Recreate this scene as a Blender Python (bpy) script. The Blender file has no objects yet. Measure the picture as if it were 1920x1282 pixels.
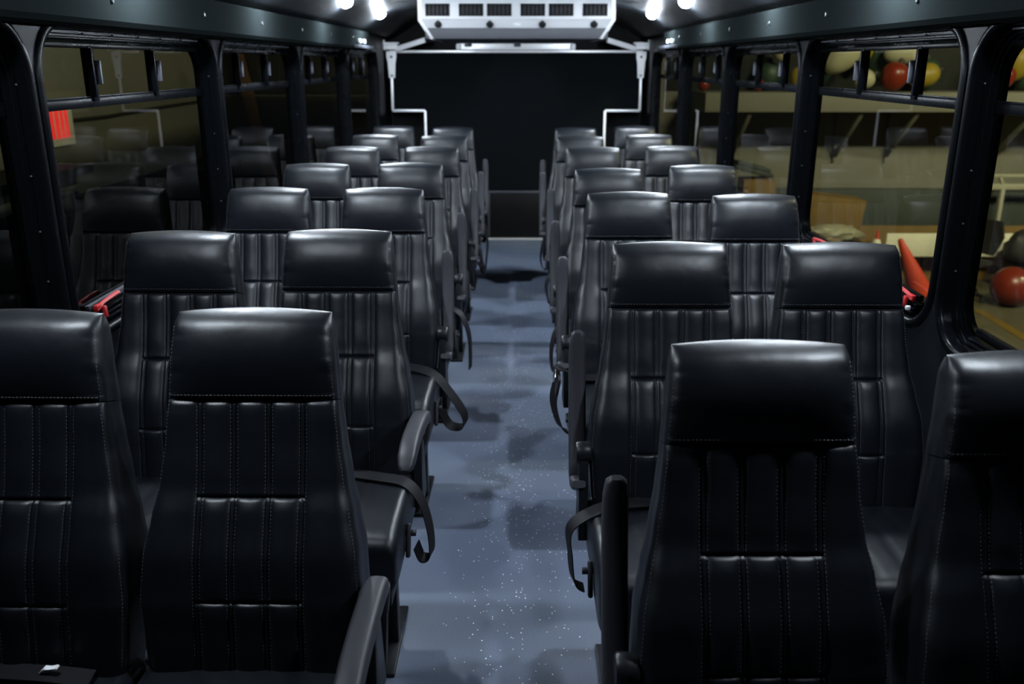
import bpy, bmesh, math, random
from mathutils import Vector, Matrix, noise
random.seed(7)
S = bpy.context.scene
COL = S.collection
R = math.radians

# ------------------------------------------------------------------ camera, world, exposure
cam_d = bpy.data.cameras.new('camera')
cam_d.sensor_width = 36.0
cam_d.lens = 1650.0 / 1920.0 * 36.0
cam_d.clip_start = 0.02
cam_d.dof.use_dof = True
cam_d.dof.focus_distance = 2.2
cam_d.dof.aperture_fstop = 3.6
cam = bpy.data.objects.new('camera', cam_d)
COL.objects.link(cam)
cam.location = (0, 0, 1.6)
cam.rotation_euler = (R(90 - 17.587), 0, R(0.331))
S.camera = cam

W = bpy.data.worlds.new('night')
S.world = W
W.use_nodes = True
W.node_tree.nodes['Background'].inputs[0].default_value = (0.10, 0.12, 0.16, 1)
W.node_tree.nodes['Background'].inputs[1].default_value = 0.02

S.view_settings.view_transform = 'Standard'
S.view_settings.look = 'None'
S.view_settings.gamma = 1.0
S.view_settings.use_curve_mapping = False
S.view_settings.exposure = 0.0
S.cycles.use_denoising = True
S.cycles.max_bounces = 8
S.cycles.transparent_max_bounces = 16
S.cycles.sample_clamp_indirect = 4.0
S.cycles.caustics_reflective = False
S.cycles.caustics_refractive = False

LAMP = 1900.0          # radiance of one bus downlight lens
LAMP_COL = (0.80, 0.90, 1.0)


def area(name, loc, rot, size, power, col, spread=180):
    l = bpy.data.lights.new(name, 'AREA')
    l.shape = 'RECTANGLE'
    l.size, l.size_y = size
    l.energy = power
    l.color = col
    l.spread = R(spread)
    o = bpy.data.objects.new(name, l)
    o.location = loc
    o.rotation_euler = rot
    COL.objects.link(o)
    return o


# garage lamps hanging outside the bus, warm and weak
area('garage_lamp', (4.3, 4.2, 4.15), (R(45), 0, 0), (1.2, 0.3), 600, (1.0, 0.92, 0.66))
area('garage_lamp', (8.2, 5.0, 4.15), (R(45), 0, 0), (1.2, 0.3), 420, (1.0, 0.92, 0.66))
area('garage_lamp', (-2.85, 6.0, 3.3), (0, R(20), 0), (0.3, 1.0), 20, (1.0, 0.93, 0.68))

# ------------------------------------------------------------------ materials
def node_mat(name):
    m = bpy.data.materials.new(name)
    m.use_nodes = True
    nt = m.node_tree
    return m, nt, nt.nodes['Principled BSDF']


def mat(name, col, rough=0.5, metal=0.0, spec=0.5, bump=None, vary=0.0, vscale=6.0, rvary=0.0, emit=None):
    """bump = (scale, strength, distance)"""
    m, nt, b = node_mat(name)
    N, L = nt.nodes, nt.links
    b.inputs['Base Color'].default_value = (*col, 1)
    b.inputs['Roughness'].default_value = rough
    b.inputs['Metallic'].default_value = metal
    b.inputs['Specular IOR Level'].default_value = spec
    tc = N.new('ShaderNodeTexCoord')
    if vary or rvary:
        n = N.new('ShaderNodeTexNoise')
        n.inputs['Scale'].default_value = vscale
        n.inputs['Detail'].default_value = 5
        L.new(tc.outputs['Object'], n.inputs['Vector'])
        if vary:
            r = N.new('ShaderNodeMapRange')
            r.inputs['From Min'].default_value = 0.3
            r.inputs['From Max'].default_value = 0.7
            r.inputs['To Min'].default_value = 1 - vary
            r.inputs['To Max'].default_value = 1 + vary
            L.new(n.outputs['Fac'], r.inputs['Value'])
            mx = N.new('ShaderNodeVectorMath')
            mx.operation = 'SCALE'
            mx.inputs[0].default_value = col
            L.new(r.outputs[0], mx.inputs['Scale'])
            L.new(mx.outputs[0], b.inputs['Base Color'])
        if rvary:
            r2 = N.new('ShaderNodeMapRange')
            r2.inputs['From Min'].default_value = 0.3
            r2.inputs['From Max'].default_value = 0.7
            r2.inputs['To Min'].default_value = rough - rvary
            r2.inputs['To Max'].default_value = rough + rvary
            L.new(n.outputs['Fac'], r2.inputs['Value'])
            L.new(r2.outputs[0], b.inputs['Roughness'])
    if bump:
        v = N.new('ShaderNodeTexNoise')
        v.inputs['Scale'].default_value = bump[0]
        v.inputs['Detail'].default_value = 3
        L.new(tc.outputs['Object'], v.inputs['Vector'])
        bp = N.new('ShaderNodeBump')
        bp.inputs['Strength'].default_value = bump[1]
        bp.inputs['Distance'].default_value = bump[2]
        L.new(v.outputs['Fac'], bp.inputs['Height'])
        L.new(bp.outputs[0], b.inputs['Normal'])
    if emit:
        b.inputs['Emission Color'].default_value = (*emit[0], 1)
        b.inputs['Emission Strength'].default_value = emit[1]
    return m


def vinyl_mat():
    m, nt, b = node_mat('black_vinyl')
    N, L = nt.nodes, nt.links
    b.inputs['Base Color'].default_value = (0.0035, 0.0047, 0.0074, 1)
    b.inputs['Specular IOR Level'].default_value = 0.40
    tc = N.new('ShaderNodeTexCoord')
    n = N.new('ShaderNodeTexNoise')
    n.inputs['Scale'].default_value = 9
    n.inputs['Detail'].default_value = 4
    L.new(tc.outputs['Object'], n.inputs['Vector'])
    r = N.new('ShaderNodeMapRange')
    r.inputs['To Min'].default_value = 0.34
    r.inputs['To Max'].default_value = 0.46
    L.new(n.outputs['Fac'], r.inputs['Value'])
    L.new(r.outputs[0], b.inputs['Roughness'])
    v = N.new('ShaderNodeTexVoronoi')
    v.inputs['Scale'].default_value = 620
    L.new(tc.outputs['Object'], v.inputs['Vector'])
    b1 = N.new('ShaderNodeBump')
    b1.inputs['Strength'].default_value = 0.22
    b1.inputs['Distance'].default_value = 0.0006
    L.new(v.outputs['Distance'], b1.inputs['Height'])
    n2 = N.new('ShaderNodeTexNoise')
    n2.inputs['Scale'].default_value = 14
    n2.inputs['Detail'].default_value = 2
    L.new(tc.outputs['Object'], n2.inputs['Vector'])
    b2 = N.new('ShaderNodeBump')
    b2.inputs['Strength'].default_value = 0.35
    b2.inputs['Distance'].default_value = 0.006
    L.new(n2.outputs['Fac'], b2.inputs['Height'])
    L.new(b1.outputs[0], b2.inputs['Normal'])
    L.new(b2.outputs[0], b.inputs['Normal'])
    return m


def floor_mat():
    m, nt, b = node_mat('grey_blue_flecked_vinyl')
    N, L = nt.nodes, nt.links
    tc = N.new('ShaderNodeTexCoord')
    n = N.new('ShaderNodeTexNoise')
    n.inputs['Scale'].default_value = 260
    n.inputs['Detail'].default_value = 2
    L.new(tc.outputs['Object'], n.inputs['Vector'])
    cr = N.new('ShaderNodeValToRGB')
    cr.color_ramp.elements[0].position = 0.3
    cr.color_ramp.elements[0].color = (0.088, 0.109, 0.162, 1)
    cr.color_ramp.elements[1].position = 0.7
    cr.color_ramp.elements[1].color = (0.128, 0.155, 0.218, 1)
    L.new(n.outputs['Fac'], cr.inputs['Fac'])

    sx = N.new('ShaderNodeSeparateXYZ')
    L.new(tc.outputs['Object'], sx.inputs[0])
    absx = N.new('ShaderNodeMath')
    absx.operation = 'ABSOLUTE'
    L.new(sx.outputs[0], absx.inputs[0])

    def fleck(scale, thr, keep):
        v = N.new('ShaderNodeTexVoronoi')
        v.inputs['Scale'].default_value = scale
        v.voronoi_dimensions = '2D'
        L.new(tc.outputs['Object'], v.inputs['Vector'])
        a = N.new('ShaderNodeMath')
        a.operation = 'LESS_THAN'
        a.inputs[1].default_value = thr
        L.new(v.outputs['Distance'], a.inputs[0])
        sep = N.new('ShaderNodeSeparateColor')
        L.new(v.outputs['Color'], sep.inputs[0])
        k = N.new('ShaderNodeMath')
        k.operation = 'GREATER_THAN'
        L.new(sep.outputs[0], k.inputs[0])
        # flecks crowd the aisle centre, painting in the lamps' sparkle there
        thn = N.new('ShaderNodeMath')
        thn.operation = 'MULTIPLY_ADD'
        thn.inputs[1].default_value = 0.22
        thn.inputs[2].default_value = keep
        L.new(absx.outputs[0], thn.inputs[0])
        L.new(thn.outputs[0], k.inputs[1])
        mul = N.new('ShaderNodeMath')
        mul.operation = 'MULTIPLY'
        L.new(a.outputs[0], mul.inputs[0])
        L.new(k.outputs[0], mul.inputs[1])
        return mul
    f1 = fleck(110, 0.17, 0.935)
    f2 = fleck(70, 0.15, 0.945)
    mxm = N.new('ShaderNodeMath')
    mxm.operation = 'MAXIMUM'
    L.new(f1.outputs[0], mxm.inputs[0])
    L.new(f2.outputs[0], mxm.inputs[1])
    mx = N.new('ShaderNodeMix')
    mx.data_type = 'RGBA'
    L.new(mxm.outputs[0], mx.inputs['Factor'])
    L.new(cr.outputs[0], mx.inputs['A'])
    mx.inputs['B'].default_value = (0.95, 0.95, 0.95, 1)
    L.new(mx.outputs['Result'], b.inputs['Base Color'])
    b.inputs['Roughness'].default_value = 0.5
    b.inputs['Specular IOR Level'].default_value = 0.35
    return m


def glass_mat():
    m = bpy.data.materials.new('tinted_glass')
    m.use_nodes = True
    nt = m.node_tree
    N, L = nt.nodes, nt.links
    N.remove(N['Principled BSDF'])
    out = N['Material Output']
    t = N.new('ShaderNodeBsdfTransparent')
    t.inputs['Color'].default_value = (0.60, 0.62, 0.57, 1)
    g = N.new('ShaderNodeBsdfGlossy')
    g.inputs['Roughness'].default_value = 0.0
    f = N.new('ShaderNodeFresnel')
    f.inputs['IOR'].default_value = 1.5
    mx = N.new('ShaderNodeMixShader')
    # the far face of the slab only transmits (thin glass bends nothing)
    ge = N.new('ShaderNodeNewGeometry')
    inv = N.new('ShaderNodeMath')
    inv.operation = 'SUBTRACT'
    inv.inputs[0].default_value = 1.0
    L.new(ge.outputs['Backfacing'], inv.inputs[1])
    mu = N.new('ShaderNodeMath')
    mu.operation = 'MULTIPLY'
    L.new(f.outputs[0], mu.inputs[0])
    L.new(inv.outputs[0], mu.inputs[1])
    L.new(mu.outputs[0], mx.inputs[0])
    L.new(t.outputs[0], mx.inputs[1])
    L.new(g.outputs[0], mx.inputs[2])
    L.new(mx.outputs[0], out.inputs['Surface'])
    return m


M = {
    'vinyl': vinyl_mat(),
    'floor': floor_mat(),
    'glass': glass_mat(),
    'thread': mat('grey_thread', (0.075, 0.078, 0.088), 0.6, vary=0.3, vscale=200),
    'plastic': mat('charcoal_plastic', (0.028, 0.028, 0.034), 0.5, spec=0.3, bump=(400, 0.15, 0.0004), rvary=0.05, vscale=15),
    'black_metal': mat('black_powdercoat', (0.008, 0.009, 0.011), 0.38, spec=0.25, bump=(300, 0.1, 0.0004), rvary=0.06, vscale=9),
    'wall': mat('black_wall_panel', (0.0036, 0.0048, 0.0066), 0.42, spec=0.14, bump=(160, 0.25, 0.0008), rvary=0.06, vscale=5),
    'trim': mat('black_trim', (0.0022, 0.0027, 0.0036), 0.28, spec=0.06, rvary=0.02, vscale=12),
    'cloth': mat('black_partition_fabric', (0.0028, 0.0040, 0.0048), 0.85, spec=0.06, bump=(500, 0.4, 0.001), vary=0.15, vscale=40),
    'dark': mat('black_recess', (0.004, 0.004, 0.005), 0.7, spec=0.15, vary=0.1),
    'ceiling': mat('black_textured_ceiling', (0.011, 0.0145, 0.019), 0.5, spec=0.35, bump=(220, 0.35, 0.001), rvary=0.05, vscale=4),
    'headliner': mat('pale_grey_headliner', (0.55, 0.57, 0.60), 0.6, vary=0.05),
    'cornice': mat('grey_painted_cornice', (0.0085, 0.0108, 0.0110), 0.6, spec=0.0, bump=(420, 0.12, 0.0004)),
    'white': mat('white_plastic', (0.86, 0.87, 0.89), 0.38, vary=0.03),
    'ac_white': mat('warm_white_abs', (0.47, 0.48, 0.50), 0.4, vary=0.03),
    'grey': mat('grey_plastic', (0.13, 0.135, 0.15), 0.5, vary=0.05),
    'alu': mat('brushed_aluminium', (0.80, 0.81, 0.83), 0.40, metal=0.45, rvary=0.06, vscale=30),
    'latch': mat('grey_latch', (0.045, 0.048, 0.06), 0.42, spec=0.3, vary=0.06),
    'webbing': mat('black_webbing', (0.007, 0.007, 0.009), 0.6, spec=0.15, bump=(700, 0.5, 0.0006), vary=0.1),
    'chrome': mat('chrome', (0.8, 0.8, 0.82), 0.15, metal=1.0, rvary=0.05),
    'red': mat('red_plastic', (0.34, 0.010, 0.012), 0.35, vary=0.08),
    'garage_wall': mat('garage_wall_paint', (0.19, 0.184, 0.146), 0.8, vary=0.08, vscale=1.5, bump=(60, 0.2, 0.002)),
    'green': mat('dark_green_panel', (0.040, 0.052, 0.044), 0.6, vary=0.12, vscale=3),
    'concrete': mat('concrete_floor', (0.085, 0.075, 0.042), 0.65, vary=0.22, vscale=2.5, bump=(90, 0.3, 0.002)),
    'yellow': mat('yellow_line_paint', (0.16, 0.098, 0.010), 0.6, vary=0.2, vscale=18),
    'card': mat('brown_cardboard', (0.19, 0.115, 0.028), 0.75, vary=0.1, vscale=9),
    'cream': mat('cream_board', (0.88, 0.85, 0.68), 0.55, vary=0.03),
    'steel_cream': mat('cream_painted_steel', (0.42, 0.41, 0.31), 0.45, vary=0.05),
    'orange': mat('orange_red_rubber', (0.62, 0.060, 0.022), 0.5, vary=0.07),
    'ball_red': mat('red_rubber', (0.20, 0.022, 0.008), 0.32, vary=0.1),
    'ball_white': mat('pale_vinyl_float', (0.42, 0.40, 0.26), 0.45, vary=0.08, vscale=9),
    'ball_yellow': mat('yellow_vinyl_float', (0.30, 0.22, 0.02), 0.45, vary=0.08, vscale=9),
    'ball_green': mat('green_vinyl_float', (0.03, 0.06, 0.036), 0.5, vary=0.1, vscale=9),
    'mesh_black': mat('black_chair_mesh', (0.02, 0.02, 0.02), 0.6, vary=0.1, vscale=80),
    'wood': mat('brown_board', (0.12, 0.055, 0.016), 0.6, vary=0.2, vscale=12),
    'dim_wall': mat('dim_wall_dark_brown', (0.018, 0.015, 0.009), 0.6, vary=0.15, vscale=3),
    'dark_sheet': mat('dark_wall_sheet', (0.009, 0.011, 0.008), 0.7, vary=0.2, vscale=4),
    'sign_red': mat('red_sign_light', (0.8, 0.02, 0.02), 0.4, emit=((1.0, 0.035, 0.035), 1.5)),
    'bag': mat('cream_plastic_bag', (0.34, 0.32, 0.22), 0.45, bump=(30, 0.5, 0.01), vary=0.1),
}

# ------------------------------------------------------------------ helpers
def tag(o, label=None, cat=None, group=None, kind=None):
    if label: o['label'] = label
    if cat: o['category'] = cat
    if group: o['group'] = group
    if kind: o['kind'] = kind
    return o


def empty(name, loc=(0, 0, 0), rz=0.0):
    o = bpy.data.objects.new(name, None)
    o.empty_display_size = 0.1
    COL.objects.link(o)
    o.location = loc
    o.rotation_euler = (0, 0, rz)
    return o


def link(name, me, material=None, parent=None):
    if material is not None:
        me.materials.clear()
        me.materials.append(material)
    o = bpy.data.objects.new(name, me)
    COL.objects.link(o)
    if parent is not None:
        o.parent = parent
    return o


def finish(bm, name, angle=40):
    bmesh.ops.recalc_face_normals(bm, faces=bm.faces)
    me = bpy.data.meshes.new(name)
    bm.to_mesh(me)
    bm.free()
    for p in me.polygons:
        p.use_smooth = True
    me.set_sharp_from_angle(angle=R(angle))
    return me


def obj(name, bm, material, parent=None, angle=40, loc=None, rot=None):
    o = link(name, finish(bm, name, angle), material, parent)
    if loc is not None: o.location = loc
    if rot is not None: o.rotation_euler = rot
    return o


def box(bm, lo, hi, bev=0.0, seg=2, mtx=None):
    r = bmesh.ops.create_cube(bm, size=1.0)
    vs = r['verts']
    c = [(a + b) / 2 for a, b in zip(lo, hi)]
    s = [abs(b - a) for a, b in zip(lo, hi)]
    for v in vs:
        v.co = Vector((v.co.x * s[0] + c[0], v.co.y * s[1] + c[1], v.co.z * s[2] + c[2]))
    if bev > 0:
        es = list({e for v in vs for e in v.link_edges})
        r2 = bmesh.ops.bevel(bm, geom=es, offset=min(bev, min(s) * 0.49), segments=seg, profile=0.5, affect='EDGES')
        vs = list({v for v in r2['verts']} | {v for v in vs if v.is_valid})
    if mtx is not None:
        for v in vs:
            v.co = mtx @ v.co
    return vs


def bar(bm, a, b, w, h, bev=0.002, up=(0, 0, 1)):
    a, b = Vector(a), Vector(b)
    d = b - a
    ln = d.length
    z = d.normalized()
    u = Vector(up)
    if abs(z.dot(u)) > 0.98:
        u = Vector((1, 0, 0))
    x = u.cross(z).normalized()
    y = z.cross(x)
    mt = Matrix((x, y, z)).transposed().to_4x4()
    mt.translation = (a + b) / 2
    box(bm, (-w / 2, -h / 2, -ln / 2), (w / 2, h / 2, ln / 2), bev, 2, mt)


def tube(bm, pts, rad, n=10, cap=True, radii=None):
    pts = [Vector(p) for p in pts]
    rings = []
    ref = Vector((0, 0, 1))
    for i, p in enumerate(pts):
        t = (pts[min(i + 1, len(pts) - 1)] - pts[max(i - 1, 0)]).normalized()
        u = ref if abs(t.dot(ref)) < 0.95 else Vector((1, 0, 0))
        x = u.cross(t).normalized()
        y = t.cross(x)
        r = radii[i] if radii else rad
        rings.append([bm.verts.new(p + x * r * math.cos(2 * math.pi * k / n) + y * r * math.sin(2 * math.pi * k / n)) for k in range(n)])
    loft(bm, rings, closed=True, cap=cap)


def loft(bm, rings, closed=True, cap=False):
    for a, b in zip(rings, rings[1:]):
        n = len(a)
        for k in range(n if closed else n - 1):
            bm.faces.new((a[k], a[(k + 1) % n], b[(k + 1) % n], b[k]))
    if cap:
        bm.faces.new(rings[0])
        bm.faces.new(rings[-1])


def lathe(bm, prof, n=20, mtx=None):
    """prof = [(radius, z)...]; ends with radius 0 are closed by a fan."""
    rings = []
    for r, z in prof:
        if r < 1e-6:
            rings.append([bm.verts.new((0, 0, z))])
        else:
            rings.append([bm.verts.new((r * math.cos(2 * math.pi * k / n), r * math.sin(2 * math.pi * k / n), z)) for k in range(n)])
    for a, b in zip(rings, rings[1:]):
        for k in range(n):
            k2 = (k + 1) % n
            if len(a) == 1 and len(b) == 1:
                continue
            if len(a) == 1:
                bm.faces.new((a[0], b[k], b[k2]))
            elif len(b) == 1:
                bm.faces.new((a[k], a[k2], b[0]))
            else:
                bm.faces.new((a[k], a[k2], b[k2], b[k]))
    if mtx is not None:
        for ring in rings:
            for v in ring:
                v.co = mtx @ v.co


def ribbon(bm, pts, width, thick, wdir):
    """flat strap swept along pts; wdir = direction(s) of its width"""
    pts = [Vector(p) for p in pts]
    # Catmull-Rom resample
    fine = []
    for i in range(len(pts) - 1):
        p0, p1, p2, p3 = pts[max(i - 1, 0)], pts[i], pts[i + 1], pts[min(i + 2, len(pts) - 1)]
        for k in range(6):
            t = k / 6
            fine.append(0.5 * ((2 * p1) + (p2 - p0) * t + (2 * p0 - 5 * p1 + 4 * p2 - p3) * t * t + (3 * p1 - p0 - 3 * p2 + p3) * t ** 3))
    fine.append(pts[-1])
    rings = []
    for i, p in enumerate(fine):
        t = (fine[min(i + 1, len(fine) - 1)] - fine[max(i - 1, 0)]).normalized()
        w = Vector(wdir)
        w = (w - t * w.dot(t)).normalized()
        nrm = t.cross(w)
        rings.append([bm.verts.new(p + w * width * a / 2 + nrm * thick * b / 2) for a, b in ((-1, -1), (1, -1), (1, 1), (-1, 1))])
    loft(bm, rings, True, True)


def lerp_tab(tab, x):
    if x <= tab[0][0]: return tab[0][1]
    for (a, va), (b, vb) in zip(tab, tab[1:]):
        if x <= b:
            t = (x - a) / (b - a)
            t = t * t * (3 - 2 * t) * 0.5 + t * 0.5
            return va + (vb - va) * t
    return tab[-1][1]


def prism(bm, poly, axis, lo, hi, bev=0.0):
    """extrude a 2-D polygon along an axis ('x': poly is (y,z); 'y': (x,z); 'z': (x,y))"""
    def P(p, t):
        if axis == 'x': return (t, p[0], p[1])
        if axis == 'y': return (p[0], t, p[1])
        return (p[0], p[1], t)
    a = [bm.verts.new(P(p, lo)) for p in poly]
    b = [bm.verts.new(P(p, hi)) for p in poly]
    loft(bm, [a, b], True, True)
    if bev:
        es = list({e for v in a + b for e in v.link_edges})
        bmesh.ops.bevel(bm, geom=es, offset=bev, segments=2, profile=0.5, affect='EDGES')


# ------------------------------------------------------------------ bus shell
XL, XR = -1.19, 1.17
Y0, Y1 = -1.5, 8.62
ZW = 1.84
WZ0, WZ1 = 0.868, 1.692
PITCH = 1.395
LEFT_W = [(0.89 + PITCH * k, 0.89 + PITCH * k + 1.335) for k in range(5)]
RIGHT_W = [(1.02 + 1.40 * k, 1.02 + 1.40 * k + 1.34) for k in range(5)]
RAD = 0.13
NA = 9


def rrect(y0, y1, z0, z1, r, off=0.0):
    y0 -= off; y1 += off; z0 -= off; z1 += off
    r = max(r + off, 0.01)
    pts = []
    for cy, cz, a0 in ((y1 - r, z1 - r, 0), (y0 + r, z1 - r, 90), (y0 + r, z0 + r, 180), (y1 - r, z0 + r, 270)):
        for k in range(NA):
            a = R(a0 + 90 * k / (NA - 1))
            pts.append((cy + r * math.cos(a), cz + r * math.sin(a)))
    return pts


bm = bmesh.new()
box(bm, (XL - 0.05, Y0, -0.06), (XR + 0.05, Y1, 0.0))
tag(obj('floor', bm, M['floor']), 'grey blue flecked vinyl floor of the bus aisle', kind='structure')


def side_wall(name, x, sgn, wins):
    bm = bmesh.new()
    def loop(pts):
        vs = [bm.verts.new((x, p[0], p[1])) for p in pts]
        for k in range(len(vs)):
            bm.edges.new((vs[k], vs[(k + 1) % len(vs)]))
    loop([(Y0, 0), (Y1, 0), (Y1, ZW), (Y0, ZW)])
    for a, b in wins:
        loop(rrect(a, b, WZ0, WZ1, RAD))
    bmesh.ops.triangle_fill(bm, edges=bm.edges[:], use_beauty=True, use_dissolve=False)
    geo = bmesh.ops.extrude_face_region(bm, geom=bm.faces[:])
    for v in geo['geom']:
        if isinstance(v, bmesh.types.BMVert):
            v.co.x += sgn * 0.075
    o = obj(name, bm, M['wall'], angle=30)
    tag(o, 'black inner side wall of the bus below and between windows', kind='structure')
    return o


side_wall('wall_left', XL, -1, LEFT_W)
side_wall('wall_right', XR, 1, RIGHT_W)

screw_bm = bmesh.new()
bmesh.ops.create_icosphere(screw_bm, subdivisions=1, radius=0.0035)
screw_me = finish(screw_bm, 'screw')
screw_me.materials.append(M['latch'])
wcount = 0


def window(x, sgn, y0, y1, side):
    """sgn: -1 left wall (outwards is -x)"""
    global wcount
    wcount += 1
    root = empty('window_%d' % wcount, (x, (y0 + y1) / 2, WZ0))
    tag(root, kind='structure')
    cy = (y0 + y1) / 2
    def V(dep, y, z):           # dep > 0 outwards
        return (sgn * dep, y - cy, z - WZ0)
    def rings(prof, name, m, ang=30):
        bm = bmesh.new()
        rr = []
        for off, dep in prof:
            rr.append([bm.verts.new(V(dep, p[0], p[1])) for p in rrect(y0, y1, WZ0, WZ1, RAD, off)])
        loft(bm, rr, True, False)
        return obj(name, bm, m, root, ang)
    rings([(0.024, -0.0005), (0.021, -0.006), (0.012, -0.009), (0.002, -0.009), (-0.004, -0.005), (-0.005, 0.004), (-0.006, 0.026)], 'clamp_ring', M['trim'], 60)
    rings([(-0.005, 0.026), (-0.014, 0.026), (-0.014, 0.036), (-0.017, 0.038), (-0.022, 0.038), (-0.022, 0.046), (-0.025, 0.047),
           (-0.030, 0.047), (-0.030, 0.054), (-0.034, 0.055), (-0.042, 0.055), (-0.042, 0.07)], 'window_frame', M['trim'])
    # horizontal rail with a raised lip
    bm = bmesh.new()
    zr = 1.493
    ya, yb = y0 + 0.035, y1 - 0.035
    box(bm, V(0.064, ya, zr - 0.016), V(0.046, yb, zr + 0.010), 0.002)
    box(bm, V(0.051, ya, zr + 0.009), V(0.046, yb, zr + 0.016), 0.001)
    obj('rail', bm, M['trim'], root)
    # slider track under the head of the opening
    bm = bmesh.new()
    box(bm, V(0.064, y0 + 0.06, 1.640), V(0.042, y1 - 0.06, 1.654), 0.002)
    box(bm, V(0.062, y0 + 0.08, 1.662), V(0.044, y1 - 0.08, 1.670), 0.002)
    obj('slider_track', bm, M['trim'], root)
    # broken drip strip high in the opening
    for k in range(6):
        a = y0 + 0.12 + k * 0.19
        bm = bmesh.new()
        box(bm, V(0.032, a, 1.676), V(0.022, a + 0.165, 1.681), 0.001)
        obj('drip_strip', bm, M['latch'], root)
    L = y1 - y0
    for fr in (0.285, 0.625):
        ym = y0 + fr * L
        bm = bmesh.new()
        box(bm, V(0.064, ym - 0.017, zr), V(0.040, ym + 0.017, 1.648), 0.002)
        box(bm, V(0.045, ym - 0.026, zr + 0.012), V(0.028, ym - 0.018, 1.640), 0.001)
        obj('mullion', bm, M['trim'], root)
        bm = bmesh.new()
        box(bm, V(0.044, ym + 0.016, 1.540), V(0.026, ym + 0.025, 1.608), 0.003)
        box(bm, V(0.044, ym + 0.016, 1.560), V(0.036, ym + 0.032, 1.590), 0.002)
        obj('latch', bm, M['latch'], root)
    # panes: three above the rail, one below
    def pane(a, b, z0, z1, r=0.01):
        bm = bmesh.new()
        r_ = [[bm.verts.new(V(d, p[0], p[1])) for p in rrect(a, b, z0, z1, r)] for d in (0.052, 0.057)]
        loft(bm, r_, True, True)
        obj('pane', bm, M['glass'], root)
    e1, e2 = y0 + 0.285 * L, y0 + 0.625 * L
    pane(y0 + 0.03, e1, zr, 1.66)
    pane(e1, e2, zr, 1.66)
    pane(e2, y1 - 0.03, zr, 1.66)
    pane(y0 + 0.034, y1 - 0.034, WZ0 + 0.03, zr, 0.05)
    # bright lip along the sill, dark ridges under it
    bm = bmesh.new()
    box(bm, V(0.050, y0 + 0.14, WZ0 + 0.050), V(0.036, y1 - 0.14, WZ0 + 0.068), 0.002)
    obj('sill_lip', bm, M['latch'] if sgn < 0 else M['trim'], root)
    bm = bmesh.new()
    for k in range(3):
        box(bm, V(0.045 - 0.008 * k, y0 + 0.13, WZ0 + 0.036 - 0.011 * k), V(0.024 - 0.008 * k, y1 - 0.13, WZ0 + 0.043 - 0.011 * k), 0.0015)
    obj('sill_ridge', bm, M['trim'], root)
    for yy in (y0 + 0.012, y1 - 0.012):
        for zz in (1.06, 1.19, 1.33, 1.55):
            s = link('screw', screw_me, None, root)
            s.location = V(0.024, yy, zz)
    return root, V


def red_handle(root, V, y, flip=1):
    z = WZ0 + 0.058
    bm = bmesh.new()
    pts = [V(0.020, y + flip * a, z + b) for a, b in ((-0.035, -0.004), (0.0, 0.006), (0.05, 0.010), (0.115, 0.012))]
    tube(bm, pts, 0.0065, 8)
    box(bm, V(0.030, y - 0.036 if flip > 0 else y - 0.003, z - 0.008), V(0.014, y + 0.003 if flip > 0 else y + 0.036, z + 0.009), 0.004)
    bar(bm, V(0.014, y, z), V(0.010, y, z - 0.034), 0.016, 0.010, 0.003)
    h = obj('release_handle', bm, M['red'], root)
    h['label'] = 'red emergency release handle'
    bm = bmesh.new()
    lathe(bm, [(0, -0.006), (0.007, -0.006), (0.009, 0), (0.007, 0.006), (0, 0.006)], 10, Matrix.Translation(V(0.010, y - flip * 0.03, z - 0.030)))
    obj('bolt', bm, M['alu'], h)


for i, (a, b) in enumerate(LEFT_W):
    r_, V_ = window(XL, -1, a, b, 'left')
    if i == 1: red_handle(r_, V_, 2.47)
for i, (a, b) in enumerate(RIGHT_W):
    r_, V_ = window(XR, 1, a, b, 'right')
    if i == 1:
        red_handle(r_, V_, 2.60)
        red_handle(r_, V_, 3.46, -1)


# cornice over the windows (a folded metal panel with rolled lower edge) and cove + ceiling
def profile_x(name, pts, m, ya=Y0, yb=Y1, parent=None, ang=50, thick=None):
    bm = bmesh.new()
    ring = [[bm.verts.new((p[0], y, p[1])) for p in pts] for y in (ya, yb)]
    loft(bm, ring, True, True)
    return obj(name, bm, m, parent, ang)


def cornice(side):
    s = -1 if side == 'left' else 1
    x = XL if side == 'left' else XR
    c = [(x, 1.695), (x - s * 0.035, 1.690), (x - s * 0.055, 1.698), (x - s * 0.064, 1.712), (x - s * 0.070, 1.815), (x - s * 0.062, 1.822), (x, 1.822)]
    root = profile_x('trim_%d' % (1 if s < 0 else 2), c, M['cornice'], ya=Y0, yb=7.0, ang=22)
    tag(root, 'grey metal cornice panel running above the windows', kind='structure')
    # joints and fasteners
    for k in range(9):
        y = 0.35 + 0.75 * k
        bm = bmesh.new()
        lathe(bm, [(0, 0.004), (0.006, 0.004), (0.009, 0.0015), (0.010, 0), (0, 0)], 10, Matrix.Translation((x - s * 0.068, y, 1.765)) @ Matrix.Rotation(-s * R(90), 4, 'Y'))
        obj('fastener', bm, M['black_metal'], root)
    # end bracket with two white screws
    bm = bmesh.new()
    box(bm, (x - s * 0.075, 6.35, 1.700), (x - s * 0.100, 7.05, 1.722), 0.004)
    e = obj('end_bracket', bm, M['latch'], root)
    for dy in (0.12, 0.30):
        bm = bmesh.new()
        box(bm, (x - s * 0.070, 6.40 + dy, 1.735), (x - s * 0.090, 6.45 + dy, 1.762), 0.006)
        obj('clip', bm, M['white'], e)
    return root


cornice('left')
cornice('right')

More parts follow.
